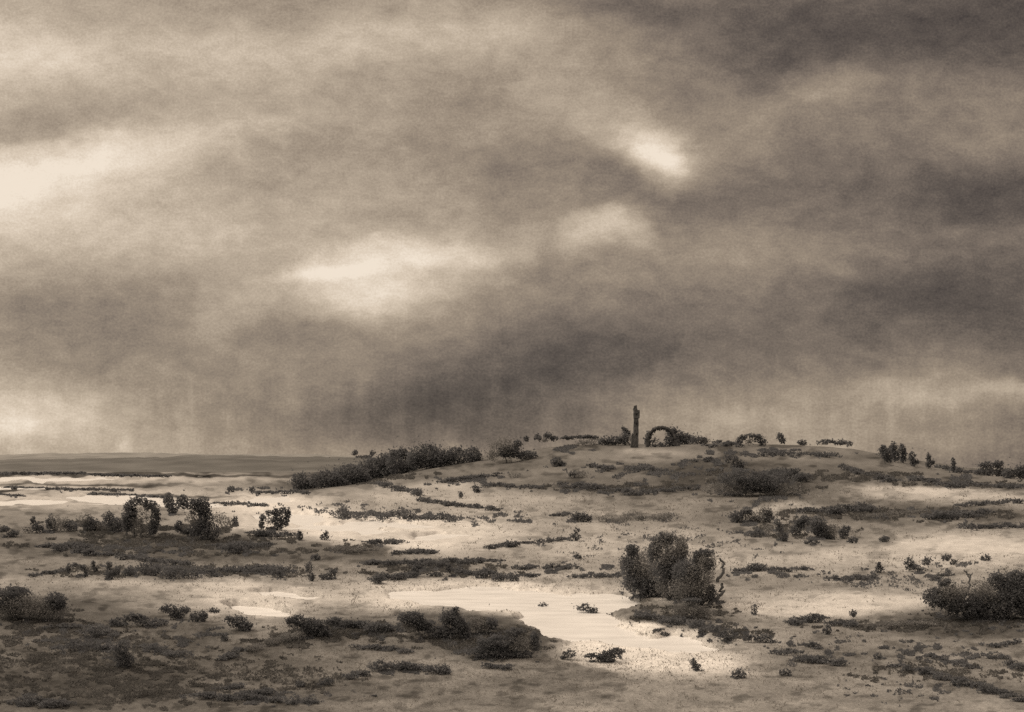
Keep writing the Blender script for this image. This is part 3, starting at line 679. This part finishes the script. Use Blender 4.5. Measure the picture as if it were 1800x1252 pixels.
def arch(name, label, cx, top, foot, half, thick, seed, a0=0, a1=180, legs=(1, 1)):
    g = ground_at(cx, foot); s = g[1] / F
    root = thing(name, label, 'arch', g)
    r2 = np.random.default_rng(seed)
    hh = (foot - top) * s; R = half * s; leg = max(hh - R * .95, 0.4 * s)
    ang = np.radians(np.linspace(a0, a1, 26)); n = len(ang)
    prof = []
    for a in ang:
        t = thick * s * (1 + .22 * r2.normal()); dd = thick * s * 1.2
        ro = R + t * .5 + .12 * thick * s * r2.normal(); ri = R - t * .5
        prof += [(math.cos(a) * ro, -dd, leg + math.sin(a) * ro * .95), (math.cos(a) * ri, -dd, leg + math.sin(a) * ri * .95),
                 (math.cos(a) * ri, dd, leg + math.sin(a) * ri * .95), (math.cos(a) * ro, dd, leg + math.sin(a) * ro * .95)]
    f = []
    for i in range(n - 1):
        for j in range(4):
            f.append((i * 4 + j, i * 4 + (j + 1) % 4, (i + 1) * 4 + (j + 1) % 4, (i + 1) * 4 + j))
    f += [(3, 2, 1, 0), (n * 4 - 4, n * 4 - 3, n * 4 - 2, n * 4 - 1)]
    mesh_obj('arch_ring', prof, f, M_STONE, root)
    for sx, on in ((-1, legs[0]), (1, legs[1])):
        if on:
            block_obj('pier', root, (sx * R, 0, -1.2), thick * s * 1.5, thick * s * 1.15, thick * s * 2.7, thick * s * 2.7, leg + 1.2 + .05, 4, seed + 5 + sx)
    return root
ar = arch('arch', 'wide thin ruined arch overgrown with ivy beside the tower on the crest', 1162, 751, 786, 24, 4.0, 41)
iv = [(1162 + 24 * math.cos(R_(a)), 778 - 25 * math.sin(R_(a)), random.uniform(4, 6.5), random.uniform(3, 5), 0, random.uniform(.2, .6)) for a in range(0, 181, 12)]
iv += [(1139, 780, 4, 6, 0, .4), (1186, 779, 10, 8, 0, .1), (1176, 774, 9, 9, 0, .3), (1160, 782, 20, 5, 0, .45), (1150, 776, 10, 9, 1, .6)]
gA = np.array(ar.location)
vv, mm = foliage_arrays(iv, gA, gA[1], False)
mesh_obj('ivy', vv, np.arange(len(vv)).reshape(-1, 4), M_DARK, ar)
P('bow shaped dark shrub with a pale gap beneath it on the crest', (1318, 787), [(1299, 776, 7, 7, 0, .2), (1306, 769, 9, 5, 0, .2), (1320, 766, 11, 4, 0, .3), (1333, 769, 8, 6, 0, .1), (1340, 777, 8, 8), (1320, 777, 12, 6, 1, .45)])

# ---------------------------------------------------------------- ground cover nobody could count
def scatter(name, regions, hpx, wpx, mat, thr, seed):
    vs = []
    for cx, cy, rx, ry, n in regions:
        a = rng.uniform(0, 2 * math.pi, n * 8); r = np.sqrt(rng.random(n * 8))
        px = cx + rx * r * np.cos(a); py = cy + ry * r * np.sin(a)
        px = px + 26 * (fbm(px / 50, py / 16, seed + 40, 3) - .5) * 2; py = py + 5 * (fbm(px / 40, py / 14, seed + 47, 3) - .5) * 2
        q = fbm(px / 16, py / 6, seed, 4)
        edge = 1 - r * .5
        keep = q * edge > thr * np.median(q)
        px, py = px[keep][:n], py[keep][:n]
        top = np.interp(px, GPX, ENV[rows < 760].min(axis=0))
        px, py = px[py > top + .4], py[py > top + .4]
        if not len(px): continue
        x, y, z = seen_ground(px, py)
        k = len(x)
        s = y / F
        ang = rng.uniform(0, math.pi, k)
        w = (wpx * s * rng.uniform(.4, 1.3, k))[:, None]; h = hpx * s * rng.uniform(.4, 1.5, k)
        dx = np.stack([np.cos(ang), np.sin(ang), np.zeros(k)], 1) * w
        p = np.stack([x, y, z - 0.1 * s], 1)
        up = np.stack([rng.normal(size=k) * .5 * h, rng.normal(size=k) * .5 * h, h], 1)
        vs.append(np.stack([p - dx, p + dx, p + dx * .6 + up, p - dx * .5 + up * .9], 1).reshape(-1, 3))
    v = np.concatenate(vs)
    o = mesh_obj(name, v, np.arange(len(v)).reshape(-1, 4), mat)
    o['kind'] = 'stuff'
    return o
HEATH = [(1000, 792, 150, 10, 1200), (1340, 796, 200, 12, 2200), (1230, 815, 90, 18, 1200), (150, 1130, 170, 50, 3500), (320, 1120, 120, 40, 1200), (850, 1140, 140, 36, 2200), (660, 1110, 120, 26, 1200), (1230, 1110, 160, 34, 2200), (1450, 1140, 160, 34, 1500), (1640, 1150, 190, 50, 2600),
         (300, 965, 330, 24, 3500), (240, 1005, 240, 16, 1800), (470, 1005, 140, 18, 1500), (760, 1000, 170, 22, 2000), (1000, 1000, 140, 20, 900), (1400, 935, 160, 30, 1800), (1340, 850, 160, 30, 2600),
         (1050, 860, 190, 16, 1800), (700, 905, 140, 12, 900), (900, 915, 160, 20, 700), (1350, 1010, 180, 14, 800), (1640, 1000, 110, 20, 700), (1640, 905, 200, 16, 1800), (1680, 845, 170, 14, 1500), (1150, 830, 300, 34, 1800),
         (820, 850, 130, 20, 900), (480, 1225, 260, 24, 1500), (700, 1180, 180, 18, 900), (1600, 1215, 220, 36, 1000), (1560, 1020, 240, 40, 700), (1180, 960, 300, 70, 900), (450, 860, 120, 6, 400), (560, 895, 240, 20, 500)]
HEATH = [(a, b_, c, d, int(n * 2.2)) for a, b_, c, d, n in HEATH]
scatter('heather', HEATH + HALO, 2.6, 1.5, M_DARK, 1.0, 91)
UNDER = [(250, 928, 210, 14, 6000), (50, 1090, 90, 50, 5000), (300, 958, 350, 22, 9000), (560, 968, 120, 9, 1800), (150, 1150, 250, 62, 9000), (230, 1212, 320, 38, 9000), (80, 1090, 100, 34, 3500), (620, 1112, 190, 24, 4000), (490, 1130, 110, 16, 1500), (470, 1190, 180, 40, 3000),
         (850, 1130, 140, 34, 5000), (1330, 850, 140, 26, 6000), (1090, 858, 170, 10, 2500), (1470, 838, 170, 10, 2500), (1700, 852, 150, 8, 1800), (1500, 903, 150, 14, 2500), (1680, 906, 130, 14, 2500), (1400, 930, 130, 20, 2000),
         (1560, 1100, 150, 12, 2500), (1700, 1095, 130, 22, 4000), (1660, 1185, 200, 20, 2500), (1190, 1080, 120, 18, 3000), (1290, 1112, 90, 16, 1500), (780, 1002, 170, 15, 3000), (320, 1004, 330, 14, 4000), (640, 838, 140, 14, 2500), (1150, 770, 140, 10, 1500), (1020, 778, 110, 9, 1800)]
scatter('undergrowth', UNDER, 2.6, 1.9, M_UNDER, 0.72, 191)
GRASS = [(900, 1160, 1050, 110, 22000), (900, 1010, 1050, 60, 10000), (1250, 900, 700, 60, 7000)]
scatter('grass', GRASS, 2.0, 0.8, M_PALE, 0.6, 95)

# ---------------------------------------------------------------- sky and light
SUN_EL, SUN_AZ = 42, -60          # degrees; azimuth from +Y, negative = towards -X
w = bpy.data.worlds.new('World'); bpy.context.scene.world = w; w.use_nodes = True
nt = w.node_tree; nt.nodes.clear()
def N(t, **k):
    n = nt.nodes.new(t)
    for a, v in k.items(): setattr(n, a, v)
    return n
def Mth(op, a, b_=0.0, c=0.0, clamp=False):
    n = N('ShaderNodeMath', operation=op, use_clamp=clamp)
    for k, v in enumerate((a, b_, c)):
        if isinstance(v, (int, float)): n.inputs[k].default_value = v
        else: nt.links.new(v, n.inputs[k])
    return n.outputs[0]
def VM(op, a, b_=None, scale=None):
    n = N('ShaderNodeVectorMath', operation=op)
    for k, v in enumerate((a, b_)):
        if v is None: continue
        if isinstance(v, tuple): n.inputs[k].default_value = v
        else: nt.links.new(v, n.inputs[k])
    if scale is not None: n.inputs['Scale'].default_value = scale
    return n
tc = N('ShaderNodeTexCoord')
sep = N('ShaderNodeSeparateXYZ'); nt.links.new(tc.outputs['Generated'], sep.inputs[0])
dx, dy, dz = sep.outputs
yy = Mth('MAXIMUM', dy, 0.12)
u, v_ = Mth('DIVIDE', dx, yy), Mth('DIVIDE', dz, yy)
comb = N('ShaderNodeCombineXYZ'); nt.links.new(u, comb.inputs[0]); nt.links.new(v_, comb.inputs[1])
def tex(vec, sc, scale, detail, rough=.55, dist=0.0, col=False):
    mp = N('ShaderNodeMapping'); mp.inputs['Scale'].default_value = sc; nt.links.new(vec, mp.inputs['Vector'])
    n = N('ShaderNodeTexNoise'); n.inputs['Scale'].default_value = scale; n.inputs['Detail'].default_value = detail
    n.inputs['Roughness'].default_value = rough; n.inputs['Distortion'].default_value = dist
    nt.links.new(mp.outputs[0], n.inputs['Vector'])
    return n.outputs['Color' if col else 'Fac']
wn = VM('SUBTRACT', tex(comb.outputs[0], (1, 1.6, 1), 9, 4, .6, 0, True), (.5, .5, .5))
ws = VM('MULTIPLY', wn.outputs[0], (0.075, 0.045, 0.0))
warped = VM('ADD', comb.outputs[0], ws.outputs[0]).outputs[0]

CLOUDS = [  # centre and radii in photo pixels, tilt, brighter (+) or darker (-) in 8-bit tone
    (40, 330, 320, 92, -8, 54), (0, 310, 120, 50, -8, 14), (260, 250, 340, 54, -9, 38), (720, 62, 520, 66, -3, 30), (0, 95, 240, 74, 0, 32), (300, 130, 420, 90, 0, 16), (590, 478, 150, 17, -6, 26), (720, 440, 150, 34, -2, 14), (900, 110, 220, 90, 0, 16), (420, 390, 480, 90, 0, 16), (150, 420, 260, 60, 0, 14),
    (690, 470, 270, 84, -6, 54), (560, 474, 140, 26, -7, 20), (770, 435, 130, 42, 12, 22), (660, 525, 170, 56, 0, 28),
    (1150, 262, 100, 60, 28, 44), (1170, 268, 60, 36, 20, 22), (1080, 215, 180, 76, 20, 36), (1200, 285, 130, 62, 0, 24), (1035, 395, 76, 34, -12, 46), (1108, 388, 76, 44, 18, 42), (1000, 420, 180, 44, -5, 16),
    (50, 718, 190, 74, 0, 40), (0, 752, 140, 28, 0, 18), (200, 760, 380, 50, 0, 6), (1700, 694, 250, 46, 5, 36), (1795, 684, 110, 22, 0, 34), (1480, 715, 330, 56, 0, 28), (1560, 770, 420, 44, 0, 20), (1250, 745, 260, 40, 0, 14),
    (1470, 155, 96, 50, 12, 20), (1360, 215, 110, 40, -32, 14), (1750, 225, 180, 70, 0, 12), (1745, 410, 100, 24, 0, 20), (1490, 486, 60, 24, 0, 18), (1360, 440, 220, 50, 0, 8),
    (1500, 40, 600, 120, 0, -44), (1790, 40, 260, 90, 0, -18), (1080, 20, 180, 36, 5, -30), (1290, 130, 210, 66, -15, -16), (60, 212, 290, 40, -8, -20), (400, 20, 500, 60, 0, -8), (1780, 345, 210, 76, -10, -36), (1420, 345, 360, 100, -4, -22), (1550, 260, 320, 110, 0, -10),
    (1090, 330, 300, 60, 0, -14), (930, 275, 240, 60, -8, -16), (110, 560, 320, 110, -8, -46), (260, 640, 360, 80, -5, -26), (530, 585, 130, 60, 0, -20), (860, 655, 440, 130, -8, -44), (790, 690, 260, 56, -6, -20), (1010, 640, 260, 116, 0, -20),
    (1480, 560, 600, 120, -3, -28), (1740, 500, 320, 130, 0, -18), (985, 485, 130, 60, 0, -14), (640, 755, 480, 76, 0, -34), (380, 700, 300, 60, -4, -18), (900, 750, 300, 60, 0, -16),
]
tone = Mth('MULTIPLY_ADD', u, -66.0, 158.0)
tone = Mth('MINIMUM', Mth('MAXIMUM', tone, 105.0), 200.0)
for cx, cy, rx, ry, rot, amp in CLOUDS:
    mp = N('ShaderNodeMapping', vector_type='TEXTURE')
    mp.inputs['Location'].default_value = ((cx - CX) / F, (HZ - cy) / F, 0)
    mp.inputs['Rotation'].default_value = (0, 0, R_(-rot))
    mp.inputs['Scale'].default_value = (rx / F, ry / F, 1)
    nt.links.new(warped, mp.inputs['Vector'])
    ln = VM('LENGTH', mp.outputs[0])
    mr = N('ShaderNodeMapRange', interpolation_type='SMOOTHSTEP')
    for k, vv in zip(('From Min', 'From Max', 'To Min', 'To Max'), (1.15, 0.1, 0.0, 1.0)): mr.inputs[k].default_value = vv
    nt.links.new(ln.outputs['Value'], mr.inputs['Value'])
    tone = Mth('MULTIPLY_ADD', mr.outputs[0], float(amp), tone)
big = tex(warped, (1, 2.6, 1), 6.0, 6, .6, .4)
tone = Mth('MULTIPLY_ADD', Mth('SUBTRACT', big, .5), 46.0, tone)
mid2 = tex(warped, (1, 1.35, 1), 17.0, 6, .62, .6)
tone = Mth('MULTIPLY_ADD', Mth('SUBTRACT', mid2, .5), 50.0, tone)
med = tex(comb.outputs[0], (1, 1.7, 1), 42.0, 5, .65, .3)
tone = Mth('MULTIPLY_ADD', Mth('SUBTRACT', med, .5), 52.0, tone)
fine = tex(comb.outputs[0], (1, 1.15, 1), 420.0, 4, .8)
tone = Mth('MULTIPLY_ADD', Mth('SUBTRACT', fine, .5), 74.0, tone)
# thin veils of rain under the cloud
rain = tex(comb.outputs[0], (1, .12, 1), 46.0, 4, .6)
rm = N('ShaderNodeMapRange', interpolation_type='SMOOTHSTEP')
for k, vv in zip(('From Min', 'From Max', 'To Min', 'To Max'), (0.13, 0.05, 0.0, 1.0)): rm.inputs[k].default_value = vv
nt.links.new(v_, rm.inputs['Value'])
tone = Mth('MULTIPLY_ADD', Mth('MULTIPLY', Mth('SUBTRACT', rain, .5), rm.outputs[0]), 54.0, tone)
ramp = N('ShaderNodeValToRGB')
stops = [(40, (46, 42, 40)), (70, (74, 66, 61)), (95, (97, 87, 79)), (125, (126, 113, 101)), (155, (155, 139.5, 122)), (190, (189, 172.5, 152)), (220, (219, 202, 181)), (250, (243, 228, 209))]
els = ramp.color_ramp.elements
for k, (p, c) in enumerate(stops):
    e = els[k] if k < 2 else els.new(p / 255)
    e.position = p / 255
for e, (p, c) in zip(sorted(els, key=lambda e: e.position), stops): e.color = (*lin(c), 1)
nt.links.new(Mth('DIVIDE', tone, 255.0), ramp.inputs['Fac'])
# the overcast grows brighter towards the zenith
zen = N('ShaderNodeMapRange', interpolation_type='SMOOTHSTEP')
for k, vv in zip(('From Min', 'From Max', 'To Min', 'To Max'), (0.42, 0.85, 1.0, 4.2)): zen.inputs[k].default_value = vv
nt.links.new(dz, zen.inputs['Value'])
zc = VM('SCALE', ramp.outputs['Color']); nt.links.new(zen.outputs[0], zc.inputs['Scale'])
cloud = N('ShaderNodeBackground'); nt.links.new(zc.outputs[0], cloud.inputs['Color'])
sky = N('ShaderNodeTexSky', sky_type='NISHITA', sun_disc=False)
sky.sun_elevation = R_(SUN_EL); sky.sun_rotation = R_(SUN_AZ)
clear = N('ShaderNodeBackground'); clear.inputs['Strength'].default_value = 0.06
nt.links.new(sky.outputs[0], clear.inputs['Color'])
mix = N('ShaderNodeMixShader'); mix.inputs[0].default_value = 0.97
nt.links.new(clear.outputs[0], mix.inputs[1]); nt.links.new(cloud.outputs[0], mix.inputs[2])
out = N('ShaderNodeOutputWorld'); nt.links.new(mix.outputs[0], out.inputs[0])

sd = bpy.data.lights.new('sun', 'SUN'); sd.energy = 1.1; sd.angle = R_(14); sd.color = (1.0, 0.86, 0.70)
so = bpy.data.objects.new('sun', sd); C.objects.link(so)
so.rotation_euler = (R_(90 - SUN_EL), 0, R_(180 - SUN_AZ))
so.location = (-60, -40, 80)

sc = bpy.context.scene
sc.view_settings.view_transform = 'Standard'; sc.view_settings.look = 'None'
sc.view_settings.exposure = 0; sc.view_settings.gamma = 1; sc.view_settings.use_curve_mapping = False
sc.cycles.use_denoising = False
sc.cycles.max_bounces = 14; sc.cycles.diffuse_bounces = 9; sc.cycles.transmission_bounces = 12
